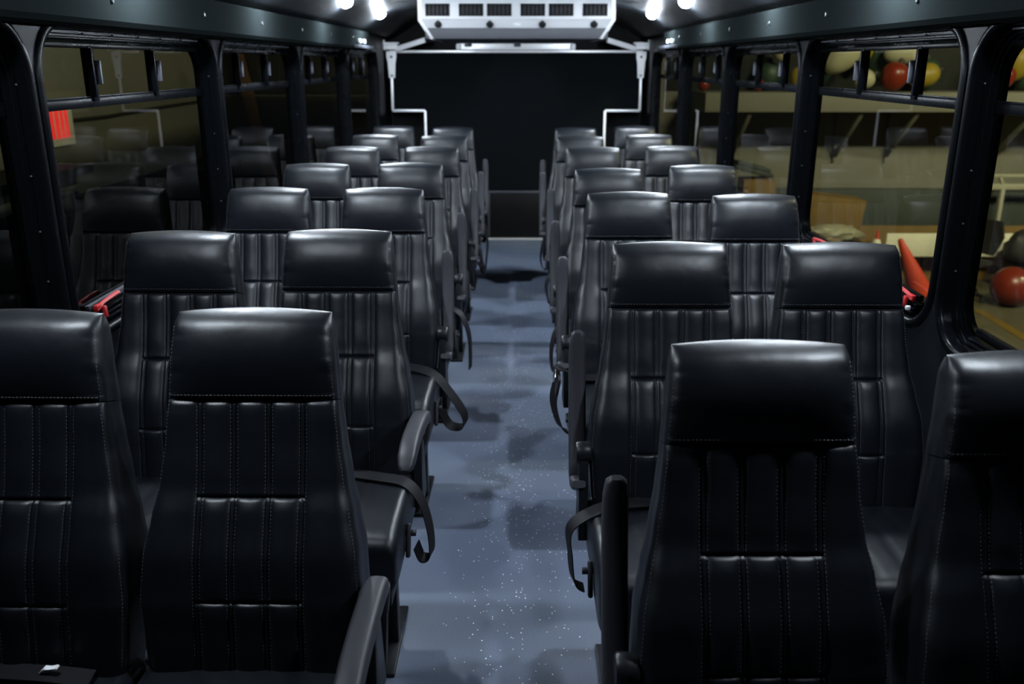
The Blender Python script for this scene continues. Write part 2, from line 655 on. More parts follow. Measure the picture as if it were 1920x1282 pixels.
bm = bmesh.new()
cp = [(XL, 1.822), (XL + 0.055, 1.826), (-1.09, 1.850), (-1.03, 1.893), (-0.965, 1.932), (-0.90, 1.962), (-0.80, 1.992), (-0.62, 2.012), (-0.3, 2.02), (0.0, 2.022)]
cp = cp + [(-p[0] - 0.02, p[1]) for p in cp[-2::-1]]
ring = [[bm.verts.new((p[0], y, p[1])) for p in cp] for y in (Y0, Y1)]
loft(bm, ring, False, False)
bmesh.ops.solidify(bm, geom=bm.faces[:], thickness=-0.04)
ceil = tag(obj('ceiling', bm, M['ceiling'], angle=30), 'black textured bus ceiling with curved coves', kind='structure')
# pale headliner panel ahead of the air conditioner
bm = bmesh.new()
hp = [(-0.82, 1.976), (-0.78, 1.986), (-0.62, 2.002), (-0.3, 2.010), (0, 2.012)]
hp = hp + [(-p[0] - 0.02, p[1]) for p in hp[-2::-1]]
loft(bm, [[bm.verts.new((p[0], y, p[1])) for p in hp] for y in (4.9, 6.12)], False, False)
bmesh.ops.solidify(bm, geom=bm.faces[:], thickness=-0.006)
obj('headliner_panel', bm, M['headliner'], ceil)

bm = bmesh.new()
box(bm, (XL - 0.08, Y1, -0.06), (XR + 0.08, Y1 + 0.06, 2.05))
tag(obj('wall_back', bm, M['dark']), 'black rear end wall of the bus', kind='structure')
bm = bmesh.new()
box(bm, (XL - 0.08, Y0 - 0.06, -0.06), (XR + 0.08, Y0, 2.05))
tag(obj('wall_front', bm, M['wall']), 'black bulkhead at the front of the bus', kind='structure')

# ------------------------------------------------------------------ rear partition
YP = 8.30
part = empty('rear_partition', (0, YP, 0))
tag(part, 'T-shaped black rear partition panel edged with bright aluminium strip', 'partition')
bm = bmesh.new()
t_poly = [(-0.84, 0.0), (0.80, 0.0), (0.80, 1.18), (1.125, 1.18), (1.125, 1.695), (-1.145, 1.695), (-1.145, 1.18), (-0.84, 1.18)]
prism(bm, t_poly, 'y', 0.0, 0.03)
obj('panel', bm, M['cloth'], part)


def strip(a, b, w, name='edge_strip', m='alu', y=-0.012, r=0.011):
    bm = bmesh.new()
    bar(bm, (a[0], y, a[1]), (b[0], y, b[1]), 0.022, w, 0.004, up=(0, 1, 0))
    return obj(name, bm, M[m], part)


strip((-1.145, 1.697), (1.125, 1.697), 0.022)
for s_, xo, xi in ((-1, -1.135, -0.84), (1, 1.115, 0.80)):
    strip((xo + s_ * -0.002, 1.50), (xo, 1.185), 0.022)
    strip((xo, 1.185), (xi, 1.185), 0.020)
    strip((xi, 1.185), (xi, 0.46), 0.018)
    # hanging plate with a wider head and a hole
    bm = bmesh.new()
    hx = xo - s_ * 0.008
    poly = [(hx - 0.030, 1.470), (hx + 0.030, 1.470), (hx + 0.031, 1.60), (hx + 0.045, 1.64), (hx + 0.045, 1.70), (hx - 0.045, 1.70), (hx - 0.045, 1.64), (hx - 0.031, 1.60)]
    prism(bm, poly, 'y', -0.040, -0.026, 0.004)
    pl = obj('hanging_plate', bm, M['white'], part)
    for zz, m_ in ((1.652, 'dark'), (1.492, 'latch')):
        bm = bmesh.new()
        lathe(bm, [(0, 0.004), (0.009, 0.004), (0.010, 0), (0, 0)], 12, Matrix.Translation((hx, -0.040, zz)) @ Matrix.Rotation(R(90), 4, 'X'))
        obj('bolt', bm, M[m_], pl)
    # clamp block above the plate
    bm = bmesh.new()
    box(bm, (hx - 0.06, -0.09, 1.712), (hx + 0.06, -0.01, 1.758), 0.008)
    box(bm, (hx - 0.075, -0.075, 1.758), (hx + 0.075, -0.03, 1.774), 0.005)
    lathe(bm, [(0, 0.075), (0.006, 0.07), (0.022, 0.045), (0.030, 0.0), (0, 0)], 12, Matrix.Translation((hx + s_ * 0.05, -0.05, 1.733)) @ Matrix.Rotation(s_ * R(90), 4, 'Y'))
    bar(bm, (hx + s_ * 0.05, -0.06, 1.79), (hx + s_ * 0.085, -0.06, 1.775), 0.014, 0.014, 0.003)
    obj('clamp', bm, M['white'], part)
    # white channel arm sloping up towards the air conditioner
    bm = bmesh.new()
    a = Vector((hx - s_ * 0.045, -0.045, 1.722))
    b = Vector((s_ * 0.80 - 0.01, -0.10, 1.80))
    bar(bm, a, b, 0.030, 0.058, 0.004, up=(0, 1, 0))
    bar(bm, a + Vector((0, -0.02, -0.018)), b + Vector((0, -0.02, -0.018)), 0.02, 0.022, 0.003, up=(0, 1, 0))
    obj('channel_arm', bm, M['white'], part)
# centre channel on the top rail
bm = bmesh.new()
box(bm, (-0.53, -0.030, 1.712), (0.49, 0.0, 1.766), 0.003)
box(bm, (-0.53, -0.050, 1.712), (0.49, -0.030, 1.730), 0.003)
ch = obj('top_channel', bm, M['alu'], part)
for x_ in (-0.545, 0.475):
    bm = bmesh.new()
    box(bm, (x_, -0.065, 1.708), (x_ + 0.042, 0.0, 1.764), 0.012)
    obj('end_cap', bm, M['white'], ch)
for x_ in (-0.47, -0.03):
    bm = bmesh.new()
    box(bm, (x_, -0.058, 1.738), (x_ + 0.06, -0.028, 1.772), 0.004)
    obj('clip', bm, M['latch'], ch)
# access panel low in the centre, and threshold
bm = bmesh.new()
box(bm, (-0.26, -0.012, 0.02), (0.215, 0.0, 0.44), 0.003)
obj('access_panel', bm, M['dark'], part)
strip((-0.275, 0.447), (0.23, 0.447), 0.014, 'panel_trim', 'latch')
strip((-0.268, 0.44), (-0.268, 0.03), 0.012, 'panel_trim', 'latch')
strip((0.222, 0.44), (0.222, 0.03), 0.012, 'panel_trim', 'latch')
bm = bmesh.new()
box(bm, (-0.84, -0.045, 0.0), (0.80, 0.0, 0.012), 0.004)
obj('threshold_strip', bm, M['alu'], part)

# ------------------------------------------------------------------ air conditioner
ac = empty('air_conditioner', (-0.005, 6.2, 1.75))
tag(ac, 'white ceiling air conditioner with six black vents and four knobs', 'air conditioner')
bm = bmesh.new()
prof = [(0.00, 0.268), (0.0, 0.128), (0.008, 0.118), (0.022, 0.072), (0.90, 0.072), (0.90, 0.268)]
prism(bm, prof, 'x', -0.63, 0.63, 0.003)
obj('housing', bm, M['ac_white'], ac)
bm = bmesh.new()
prism(bm, [(0.020, 0.071), (0.085, 0.006), (0.88, 0.006), (0.90, 0.071)], 'x', -0.612, 0.612, 0.003)
obj('underside', bm, M['grey'], ac)
for s_ in (-1, 1):
    bm = bmesh.new()
    ring_ = []
    for xx, k in ((0.628, 0.0), (0.648, 0.004), (0.656, 0.014)):
        ring_.append([bm.verts.new((s_ * (xx - (0.07 if p[1] < 0.03 else 0.035 if p[1] < 0.10 else 0.0)), p[0] + (k if p[0] < 0.5 else -k), p[1]))
                      for p in ((-0.006, 0.268), (-0.006, 0.12), (0.018, 0.066), (0.08, 0.004), (0.90, 0.004), (0.905, 0.268))])
    loft(bm, ring_, True, True)
    obj('end_cap', bm, M['white'], ac)
for a_, b_ in ((-0.604, -0.444), (-0.382, -0.221), (-0.196, -0.034), (0.025, 0.188), (0.212, 0.375), (0.436, 0.600)):
    v = empty('vent', ((a_ + b_) / 2, -0.002, 0.184))
    v.parent = ac
    w_ = (b_ - a_) / 2
    bm = bmesh.new()
    box(bm, (-w_, 0.0, -0.038), (w_, 0.012, 0.038), 0.003)
    bk = obj('backing', bm, M['dark'], v)
    bm = bmesh.new()
    for lo_, hi_ in (((-w_, -0.004, 0.034), (w_, 0.004, 0.039)), ((-w_, -0.004, -0.039), (w_, 0.004, -0.034)), ((-w_, -0.004, -0.036), (-w_ + 0.005, 0.004, 0.036)), ((w_ - 0.005, -0.004, -0.036), (w_, 0.004, 0.036))):
        box(bm, lo_, hi_, 0.001)
    obj('vent_frame', bm, M['black_metal'], v)
    for k in range(5):
        bm = bmesh.new()
        xx = -w_ + 2 * w_ * (k + 1) / 6
        bar(bm, (xx, 0.0, -0.034), (xx, 0.0, 0.034), 0.003, 0.008, 0.0005)
        obj('fin', bm, M['black_metal'], v)
for x_ in (-0.523, -0.179, 0.171, 0.514):
    bm = bmesh.new()
    lathe(bm, [(0, 0.026), (0.014, 0.026), (0.017, 0.022), (0.019, 0.004), (0.024, 0.003), (0.024, 0), (0, 0)], 18,
          Matrix.Translation((x_, 0.012, 0.094)) @ Matrix.Rotation(R(73), 4, 'X'))
    box(bm, (x_ - 0.003, -0.020, 0.092), (x_ + 0.003, -0.010, 0.120), 0.001)
    obj('knob', bm, M['black_metal'], ac)
bm = bmesh.new()
lathe(bm, [(0, 0.004), (0.8, 0.004), (1.0, 0.001), (1.0, 0), (0, 0)], 24, Matrix.Translation((0.0, 0.014, 0.094)) @ Matrix.Rotation(R(73), 4, 'X') @ Matrix.Diagonal((0.026, 0.010, 1, 1)))
obj('emblem', bm, M['alu'], ac)

# ------------------------------------------------------------------ downlights
ROWNAME = ['first', 'second', 'third', 'fourth', 'fifth', 'sixth', 'seventh']
LENS = [mat('lamp_lens', (0.9, 0.9, 0.9), 0.3, emit=(LAMP_COL, LAMP * k)) for k in (0.58, 0.88, 0.90, 0.90, 1.0)]
LY = [1.44, 2.745, 4.05, 5.355, 6.66]
for s_ in (-1, 1):
    for i, y in enumerate(LY):
        side = 'red sign' if s_ < 0 else 'traffic cone'
        x_ = -0.975 if s_ < 0 else 0.953
        t = empty('ceiling_light', (x_, y, 1.9305))
        t.rotation_euler = (0, s_ * R(26.5) , 0)
        tag(t, 'round white downlight in the %s side cove, %s from the camera' % (side, ROWNAME[i]), 'light', 'LED downlights in the coves')
        bm = bmesh.new()
        lathe(bm, [(0, 0.004), (0.036, 0.004), (0.036, -0.006), (0.033, -0.016), (0.026, -0.024), (0.014, -0.029), (0, -0.031)], 20)
        obj('lens', bm, LENS[i], t)
        bm = bmesh.new()
        lathe(bm, [(0.038, 0.010), (0.038, -0.005), (0.042, -0.007), (0.050, -0.004), (0.053, 0.010)], 24)
        obj('bezel', bm, M['black_metal'], t)

# ------------------------------------------------------------------ seats
TILT = 0.33
AL = math.atan(TILT)
CA, SA = math.cos(AL), math.sin(AL)
HD = 0.172
WT = [(0.0, 0.151), (0.03, 0.156), (0.10, 0.161), (0.172, 0.166), (0.25, 0.173), (0.33, 0.184), (0.40, 0.198), (0.47, 0.210), (0.56, 0.216), (0.64, 0.211), (0.74, 0.202)]
TT = [(0.0, 0.062), (0.08, 0.074), (0.172, 0.092), (0.30, 0.118), (0.45, 0.134), (0.74, 0.125)]
LT = [(0.172, 0.0), (0.26, -0.004), (0.34, -0.003), (0.40, 0.008), (0.48, 0.018), (0.56, 0.014), (0.64, 0.002), (0.74, -0.012)]
SEAMS = (-0.100, -0.034, 0.034, 0.100)
HS = (0.362, 0.563)
RT = 0.038


def frontoff(u, d):
    """how far the front skin stands off the seat plane"""
    w = lerp_tab(WT, d)
    au = abs(u)
    if d <= HD:
        x = d / HD
        o = 0.026 * math.sin(math.pi * min(1, x) ** 0.85) * (1 - 0.75 * (au / w) ** 4) + 0.005
        o -= 0.004 * (au / w) ** 4
        # soft crease where the pad meets the pleats
        o -= 0.007 * math.exp(-((HD - d) / 0.005) ** 2) * (1 - (au / w) ** 8)
        # gathers beside the side seams
        o += 0.0016 * math.sin(d * 260 + 2.2 * math.sin(d * 90)) * math.exp(-((w - 0.012 - au) / 0.014) ** 2) * (1 if d > 0.03 else 0.4)
        return o
    o = lerp_tab(LT, d)
    o -= 0.007 * math.exp(-((d - HD) / 0.005) ** 2) * (1 - (au / w) ** 8)
    if au < 0.1055:
        # pleats
        edges = (HD,) + HS + (0.76,)
        for a, b in zip(edges, edges[1:]):
            if a <= d <= b:
                env = min(1.0, (d - a) / 0.022) ** 0.6 * min(1.0, (b - d) / 0.05) ** 0.6
                for c0, c1 in zip(SEAMS, SEAMS[1:]):
                    if c0 <= u <= c1:
                        uc, h = (c0 + c1) / 2, (c1 - c0) / 2 - 0.006
                        k = max(0.0, 1 - ((u - uc) / h) ** 2) if abs(u - uc) < h else 0
                        o += 0.0065 * env * k ** 0.7
        for h in HS:
            o -= 0.005 * math.exp(-((d - h) / 0.003) ** 2)
            # small gathers under the cross seams
            dd = d - h
            if 0 < dd < 0.03:
                o += 0.0009 * math.sin(u * 420 + h * 50) * (1 - dd / 0.03)
    else:
        k = min(1.0, (au - 0.1055) / 0.02)
        o += 0.006 * k ** 0.7 * min(1.0, 0.4 + (d - HD) / 0.05)
        o += 0.004 * math.exp(-((d - 0.43) / 0.07) ** 2) * math.exp(-((au - 0.16) / 0.03) ** 2)
    for c in SEAMS:
        du = abs(u - c)
        o -= 0.0022 * math.exp(-((du - 0.0055) / 0.0020) ** 2)
    return o


def seat_pt(u, d, off):
    return Vector((u, -d * SA - off * CA, 1.14 - d * CA + off * SA))


def skin(u, d):
    """front skin point with rolled edge and rounded crown"""
    w = lerp_tab(WT, d)
    T = lerp_tab(TT, d)
    rc = 0.016 + 0.016 * min(1, max(0, (d - 0.2) / 0.2))
    o = frontoff(u, d)
    e = abs(u) - (w - rc)
    if e > 0:
        o -= rc - math.sqrt(max(0.0, rc * rc - min(e, rc) ** 2))
    dd = d
    if d < RT:
        k = math.sqrt(max(0.0, 1 - ((RT - d) / RT) ** 2))
        o = o * k - (1 - k) * T * 0.42
    crown = 0.009 * (1 - (u / w) ** 2) * max(0.0, 1 - d / 0.09)
    return seat_pt(u, dd - crown, o)


def section(d):
    w = lerp_tab(WT, d)
    T = lerp_tab(TT, d)
    us = []
    for c in SEAMS:
        us += [c - 0.009, c - 0.0055, c - 0.0028, c, c + 0.0028, c + 0.0055, c + 0.009]
    for c0, c1 in zip(SEAMS, SEAMS[1:]):
        us += [(c0 + c1) / 2 + k * ((c1 - c0) / 2 - 0.011) for k in (-0.75, -0.35, 0, 0.35, 0.75)]
    for k in range(1, 13):
        a = math.sin(k / 12 * math.pi / 2)
        us += [0.109 + (w - 0.109) * a, -(0.109 + (w - 0.109) * a)]
    us.sort()
    pts = [skin(u, d) for u in us]
    k = 1.0
    if d < RT:
        k = math.sqrt(max(0.0, 1 - ((RT - d) / RT) ** 2))
    rb = 0.025
    back = -(T) * (0.42 + 0.58 * k)
    f0 = -0.012 - 0.01 * min(1, max(0, (d - 0.2) / 0.2))
    f0 = max(min(f0, -0.012) * k - (1 - k) * T * 0.42, back)
    side = []
    for t in (0.15, 0.4, 0.65, 0.85):
        wob = 0.0012 * noise.noise(Vector((d * 40, t * 6, 3)))
        side.append((w + wob - 0.002 * math.sin(t * math.pi), f0 + (back + rb * k - f0) * t))
    for a in (30, 60, 90):
        side.append((w - rb * (1 - math.cos(R(a))), back + rb * k * (1 - math.sin(R(a)))))
    right = [seat_pt(x, d, o) for x, o in side]
    mid = [seat_pt(x, d, back) for x in (0.08, 0.0, -0.08)]
    left = [seat_pt(-x, d, o) for x, o in reversed(side)]
    return pts + right + mid + left


def seat_shell(ds):
    bm = bmesh.new()
    rings = [[bm.verts.new(p) for p in section(d)] for d in ds]
    loft(bm, rings, True, True)
    return bm


ds_head = [0.0, 0.001, 0.003, 0.006, 0.010, 0.015, 0.021, 0.028, 0.036, 0.045] + [0.045 + 0.110 * k / 14 for k in range(1, 15)] + [0.160, 0.164, 0.168, 0.171]
ds_body = [0.173, 0.176, 0.180, 0.184, 0.190, 0.197, 0.205] + [0.205 + 0.145 * k / 12 for k in range(1, 13)] + \
          [0.354, 0.358, 0.360, 0.362, 0.364, 0.367, 0.371, 0.376, 0.382, 0.390] + [0.390 + 0.160 * k / 12 for k in range(1, 13)] + \
          [0.555, 0.559, 0.561, 0.563, 0.565, 0.568, 0.572, 0.578, 0.586] + [0.586 + 0.140 * k / 8 for k in range(1, 9)]
head_me = finish(seat_shell(ds_head), 'headrest', 70)
back_me = finish(seat_shell(ds_body), 'backrest', 60)

# stitches: short thread dashes along every seam (far too many to count)
bm = bmesh.new()


def dash(u0, d0, u1, d1, wid=0.0011, lift=0.0008):
    a, b = skin(u0, d0), skin(u1, d1)
    n = Vector((0, -CA, SA))
    t = (b - a).normalized()
    s = t.cross(n).normalized() * wid / 2
    a += n * lift; b += n * lift
    q = [bm.verts.new(p) for p in (a - s, a + s, b + s, b - s)]
    m_ = bm.verts.new((a + b) / 2 + n * 0.0009)
    for k in range(4):
        bm.faces.new((q[k], q[(k + 1) % 4], m_))


d = 0.178
while d < 0.70:
    for c in SEAMS:
        for e in (-0.0068, 0.0068):
            dash(c + e, d, c + e, d + 0.0042, 0.0009)
    d += 0.0072
u = -0.158
while u < 0.158:
    dash(u, 0.1635, u + 0.0045, 0.1635, 0.0013, 0.0014)
    u += 0.0072
d = 0.03
while d < 0.68:
    w0 = lerp_tab(WT, d)
    w1 = lerp_tab(WT, d + 0.004)
    for s_ in (-1, 1):
        dash(s_ * (w0 - 0.006), d, s_ * (w1 - 0.006), d + 0.004, 0.0011, 0.0012)
    d += 0.0072
stitch_me = finish(bm, 'stitching')


# seat cushion: loft from back to front
def cushion_mesh():
    bm = bmesh.new()
    yb, yf = -0.13, -0.60
    rings = []
    n = 26
    cx = [-0.218 + 0.436 * k / 36 for k in range(37)]
    for i in range(n + 1):
        t = i / n
        t = 0.5 - 0.5 * math.cos(math.pi * t)
        y = yb + (yf - yb) * t
        R_ = 0.040
        ef = abs(y - yf)
        k = 1.0 if ef >= R_ else math.sqrt(max(0, 1 - ((R_ - ef) / R_) ** 2))
        eb = abs(y - yb)
        kb = 1.0 if eb >= 0.02 else math.sqrt(max(0, 1 - ((0.02 - eb) / 0.02) ** 2))
        zt = 0.462 + 0.014 * t + 0.012 * math.sin(math.pi * t) - (1 - k) * 0.036 - (1 - kb) * 0.02
        zb = 0.325 + (1 - k) * 0.010
        w = 0.218 - (1 - k) * 0.010
        top = []
        for x in cx:
            xx = x / 0.218 * w
            e = abs(xx) - (w - 0.020)
            z = zt + 0.006 * (1 - (xx / w) ** 2)
            if e > 0:
                z -= 0.020 - math.sqrt(max(0, 0.0004 - min(e, 0.02) ** 2))
            for c in SEAMS:
                z -= 0.003 * math.exp(-((xx - c) / 0.005) ** 2) * min(1, ef / 0.06)
            top.append((xx, y, z))
        sideR = [(w + 0.003, y, zt - 0.045), (w + 0.002, y, zb + 0.03), (w - 0.008, y, zb)]
        bot = [(0.0, y, zb)]
        sideL = [(-p[0], p[1], p[2]) for p in reversed(sideR)]
        rings.append([bm.verts.new(p) for p in top + sideR + bot + sideL])
    loft(bm, rings, True, True)
    return finish(bm, 'seat_cushion', 55)


cush_me = cushion_mesh()

bm = bmesh.new()
box(bm, (-0.200, -0.57, 0.275), (0.200, -0.10, 0.325), 0.006)
bar(bm, (-0.17, -0.12, 0.30), (-0.17, -0.13, 0.50), 0.010, 0.05, 0.002)
bar(bm, (0.17, -0.12, 0.30), (0.17, -0.13, 0.50), 0.010, 0.05, 0.002)
frame_me = finish(bm, 'seat_frame')
bm = bmesh.new()
bar(bm, (0, 0, 0.29), (0, 0, 0.012), 0.045, 0.06, 0.006)
box(bm, (-0.035, -0.16, 0.0), (0.035, 0.16, 0.014), 0.004)
bar(bm, (0, -0.13, 0.012), (0, -0.02, 0.26), 0.02, 0.035, 0.003)
leg_me = finish(bm, 'leg')

# armrest: pivot at origin, arm runs along -y when lowered, gently arched, blunt rounded nose
def arm_mesh():
    bm = bmesh.new()
    path = [(0.030, -0.050), (0.034, -0.020), (0.028, 0.004), (0.010, 0.020), (-0.02, 0.027), (-0.08, 0.031), (-0.16, 0.032), (-0.24, 0.028), (-0.30, 0.019), (-0.345, 0.006), (-0.372, -0.008), (-0.380, -0.016)]
    hs = [0.010, 0.016, 0.020, 0.022, 0.022, 0.022, 0.022, 0.022, 0.021, 0.019, 0.013, 0.006]
    ws = [0.018, 0.021, 0.023, 0.024, 0.024, 0.024, 0.024, 0.024, 0.024, 0.023, 0.019, 0.010]
    rings = []
    for i, (y, z) in enumerate(path):
        a, b = path[max(i - 1, 0)], path[min(i + 1, len(path) - 1)]
        t = Vector((0, b[0] - a[0], b[1] - a[1])).normalized()
        nrm = Vector((1, 0, 0)).cross(t)
        if i > 2 and nrm.z < 0: nrm = -nrm
        r = []
        for k in range(16):
            an = 2 * math.pi * k / 16
            c, s = math.cos(an), math.sin(an)
            px = math.copysign(abs(c) ** 0.55, c) * ws[i]
            pn = math.copysign(abs(s) ** 0.55, s) * hs[i]
            r.append(bm.verts.new(Vector((px, y, z)) + nrm * pn))
        rings.append(r)
    loft(bm, rings, True, True)
    return finish(bm, 'armrest', 45)


arm_me = arm_mesh()
bm = bmesh.new()
lathe(bm, [(0, -0.020), (0.026, -0.020), (0.030, -0.015), (0.030, 0.015), (0.026, 0.020), (0, 0.020)], 18, Matrix.Rotation(R(90), 4, 'Y'))
prism(bm, [(0.024, 0.01), (-0.024, 0.01), (-0.050, -0.24), (0.070, -0.24)], 'x', -0.012, 0.012, 0.003)
bracket_me = finish(bm, 'armrest_bracket')
bm = bmesh.new()
box(bm, (-0.006, -0.012, -0.045), (0.006, 0.012, 0.045), 0.005, 3)
lathe(bm, [(0, -0.02), (0.009, -0.02), (0.009, 0.02), (0, 0.02)], 10, Matrix.Translation((0, 0.0, 0.02)) @ Matrix.Rotation(R(90), 4, 'Y'))
lever_me = finish(bm, 'recline_lever')

for me, mm in ((head_me, 'vinyl'), (back_me, 'vinyl'), (stitch_me, 'thread'), (cush_me, 'vinyl'), (frame_me, 'black_metal'), (leg_me, 'black_metal'), (arm_me, 'plastic'), (bracket_me, 'black_metal'), (lever_me, 'plastic')):
    me.materials.append(M[mm])


def make_seat(label, cx, y, group, rz=0.0):
    root = empty('bus_seat', (cx, y, 0), rz)
    tag(root, label, 'seat', group)
    for nm, me in (('headrest', head_me), ('backrest', back_me), ('seat_cushion', cush_me), ('seat_frame', frame_me)):
        link(nm, me, None, root)
    st = link('stitching', stitch_me, None, root)
    st['kind'] = 'stuff'
    for s_ in (-1, 1):
        l = link('leg', leg_me, None, root)
        l.location = (s_ * 0.15, -0.34, 0)
    return root


def add_arm(root, s_, lowered, extra=0.0):
    px = s_ * 0.243
    py, pz = -0.165, 0.605
    a = link('armrest', arm_me, None, root)
    a.location = (px, py, pz)
    if lowered:
        a.rotation_euler = (R(extra), 0, 0)
        a['label'] = 'charcoal armrest folded down'
    else:
        # swung up alongside the backrest
        a.rotation_euler = (R(-90 - 18.3 + extra), 0, 0)
        a.location = (px, py + 0.02, pz - 0.065)
        a['label'] = 'charcoal armrest folded up beside the backrest'
    b = link('armrest_bracket', bracket_me, None, root)
    b.location = (px - s_ * 0.012, py, pz)
    lv = link('recline_lever', lever_me, None, root)
    lv.location = (s_ * 0.228, -0.43, 0.385)
    lv.rotation_euler = (R(-25), 0, 0)


def belt(root, s_, pts, width=0.044, wdir=(0.25, 1, 0.1), buckle=None):
    bm = bmesh.new()
    ribbon(bm, [(s_ * p[0], p[1], p[2]) for p in pts], width, 0.003, (s_ * wdir[0], wdir[1], wdir[2]))
    b = obj('seat_belt', bm, M['webbing'], root)
    if buckle:
        p = buckle
        bm = bmesh.new()
        box(bm, (-0.006, -0.026, -0.035), (0.006, 0.026, 0.035), 0.004)
        k = obj('buckle', bm, M['plastic'], b, loc=(s_ * p[0], p[1], p[2]), rot=(R(10), R(p[3]), 0))
        bm = bmesh.new()
        box(bm, (-0.004, -0.020, -0.030), (0.004, 0.020, 0.0), 0.002)
        t_ = obj('latch_plate', bm, M['chrome'], b, loc=(s_ * p[0] + s_ * 0.012, p[1] - 0.012, p[2] + 0.05), rot=(R(30), R(p[3]), 0))
    return b


LAY = [1.647, 2.510, 3.405, 4.293, 5.171, 5.990, 6.811]
LWY = [1.634, 2.483, 3.417, 4.267, 5.168, 6.060, 6.926]
RAY = [1.441, 2.327, 3.293, 4.074, 5.150, 5.953, 6.759]
RWY = [1.385, 2.322, 3.240, 4.209, 5.213, 6.092, 6.937]
lx = [-0.515, -0.515, -0.515, -0.513, -0.494, -0.486, -0.486]
lwx = [-0.962, -0.962, -0.964, -0.960, -0.950, -0.957, -0.948]
rx = [0.420, 0.410, 0.416, 0.419, 0.437, 0.415, 0.437]
rwx = [0.874, 0.868, 0.872, 0.876, 0.902, 0.892, 0.904]
G = 'black vinyl bus seats'
ROWL = ['row one', 'row two', 'row three', 'row four', 'row five', 'row six', 'row seven']
A_STATE = {'L': ['armrest folded down', 'armrest down, belt over cushion', 'belt looping wide', 'flat belt end hanging',
                 'armrest folded up', 'armrest up', 'belt loop low above floor'],
           'R': ['armrest folded up', 'belt loop hanging off the cushion', 'chrome belt plate', 'armrest folded up',
                 'armrest up', 'armrest folded upright', 'belt loop low above floor']}
for i in range(7):
    for side, s_, ax, ay, wx, wy, sn in (('L', 1, lx, LAY, lwx, LWY, 'red sign'), ('R', -1, rx, RAY, rwx, RWY, 'traffic cone')):
        a = make_seat('aisle seat, %s, %s from camera, %s side' % (A_STATE[side][i], ROWL[i], sn), ax[i], ay[i], G, R(random.uniform(-0.8, 0.8)))
        low = side == 'L' and i < 2
        add_arm(a, s_, low, (0 if i == 0 else -8) if low else random.uniform(-2, 2))
        if side == 'L':
            if i == 1: belt(a, 1, [(-0.10, -0.20, 0.488), (0.02, -0.235, 0.490), (0.13, -0.27, 0.492), (0.205, -0.29, 0.486), (0.248, -0.30, 0.44), (0.272, -0.31, 0.36), (0.276, -0.315, 0.28), (0.250, -0.32, 0.268), (0.235, -0.325, 0.31)])
            if i == 2: belt(a, 1, [(-0.02, -0.19, 0.488), (0.10, -0.24, 0.498), (0.20, -0.28, 0.485), (0.265, -0.30, 0.42), (0.320, -0.31, 0.335), (0.315, -0.31, 0.285), (0.265, -0.30, 0.285), (0.232, -0.29, 0.34)], 0.046, (0.35, 1, 0.3))
            if i == 3: belt(a, 1, [(0.20, -0.25, 0.49), (0.25, -0.28, 0.46), (0.285, -0.32, 0.38), (0.292, -0.34, 0.29), (0.290, -0.34, 0.215)], 0.048)
            if i == 5: belt(a, 1, [(0.15, -0.25, 0.49), (0.235, -0.28, 0.45), (0.260, -0.31, 0.36), (0.268, -0.31, 0.30), (0.228, -0.30, 0.35)])
            if i == 6: belt(a, 1, [(0.20, -0.30, 0.48), (0.268, -0.36, 0.36), (0.265, -0.40, 0.22), (0.250, -0.42, 0.12), (0.222, -0.42, 0.15), (0.225, -0.40, 0.28)])
            if i == 6: belt(a, 1, [(0.10, -0.26, 0.49), (0.22, -0.30, 0.47), (0.255, -0.34, 0.40), (0.240, -0.36, 0.33)], 0.05, (0.6, 1, 0))
        else:
            if i == 1: belt(a, -1, [(-0.02, -0.22, 0.488), (0.10, -0.24, 0.494), (0.19, -0.26, 0.488), (0.268, -0.27, 0.44), (0.268, -0.275, 0.36), (0.258, -0.28, 0.285), (0.230, -0.28, 0.262)])
            if i == 2: belt(a, -1, [(0.06, -0.22, 0.496), (0.18, -0.25, 0.500), (0.268, -0.27, 0.545), (0.272, -0.28, 0.50), (0.285, -0.285, 0.42), (0.262, -0.29, 0.33), (0.230, -0.29, 0.30)], 0.05, (0.5, 1, 0.2), (0.270, -0.30, 0.49, 8))
            if i == 3: belt(a, -1, [(0.15, -0.24, 0.49), (0.232, -0.27, 0.46), (0.262, -0.29, 0.37), (0.256, -0.30, 0.27), (0.234, -0.30, 0.24)], 0.05)
            if i == 4: belt(a, -1, [(0.15, -0.24, 0.49), (0.236, -0.27, 0.46), (0.268, -0.29, 0.39), (0.250, -0.30, 0.29)], 0.05)
            if i == 6: belt(a, -1, [(0.18, -0.30, 0.48), (0.238, -0.36, 0.36), (0.262, -0.40, 0.25), (0.250, -0.42, 0.17), (0.222, -0.42, 0.16), (0.226, -0.40, 0.28)])
        w = make_seat('black vinyl window seat, %s from camera, %s side' % (ROWL[i], sn), wx[i], wy[i], G, R(random.uniform(-0.8, 0.8)))
        if side == 'L' and i == 0:
            b = belt(w, 1, [(-0.12, -0.20, 0.484), (-0.02, -0.23, 0.496), (0.08, -0.245, 0.502), (0.16, -0.24, 0.488)], 0.045, (0.2, 1, 0))
            bm = bmesh.new()
            prism(bm, [(-0.018, 0.000), (0.006, 0.002), (0.018, 0.009), (0.016, 0.012), (0.002, 0.008), (-0.008, 0.010)], 'y', -0.006, 0.006, 0.0005)
            k = obj('care_tag', bm, M['white'], b, loc=(0.085, -0.245, 0.507))
            k['label'] = 'small white tag on the belt'

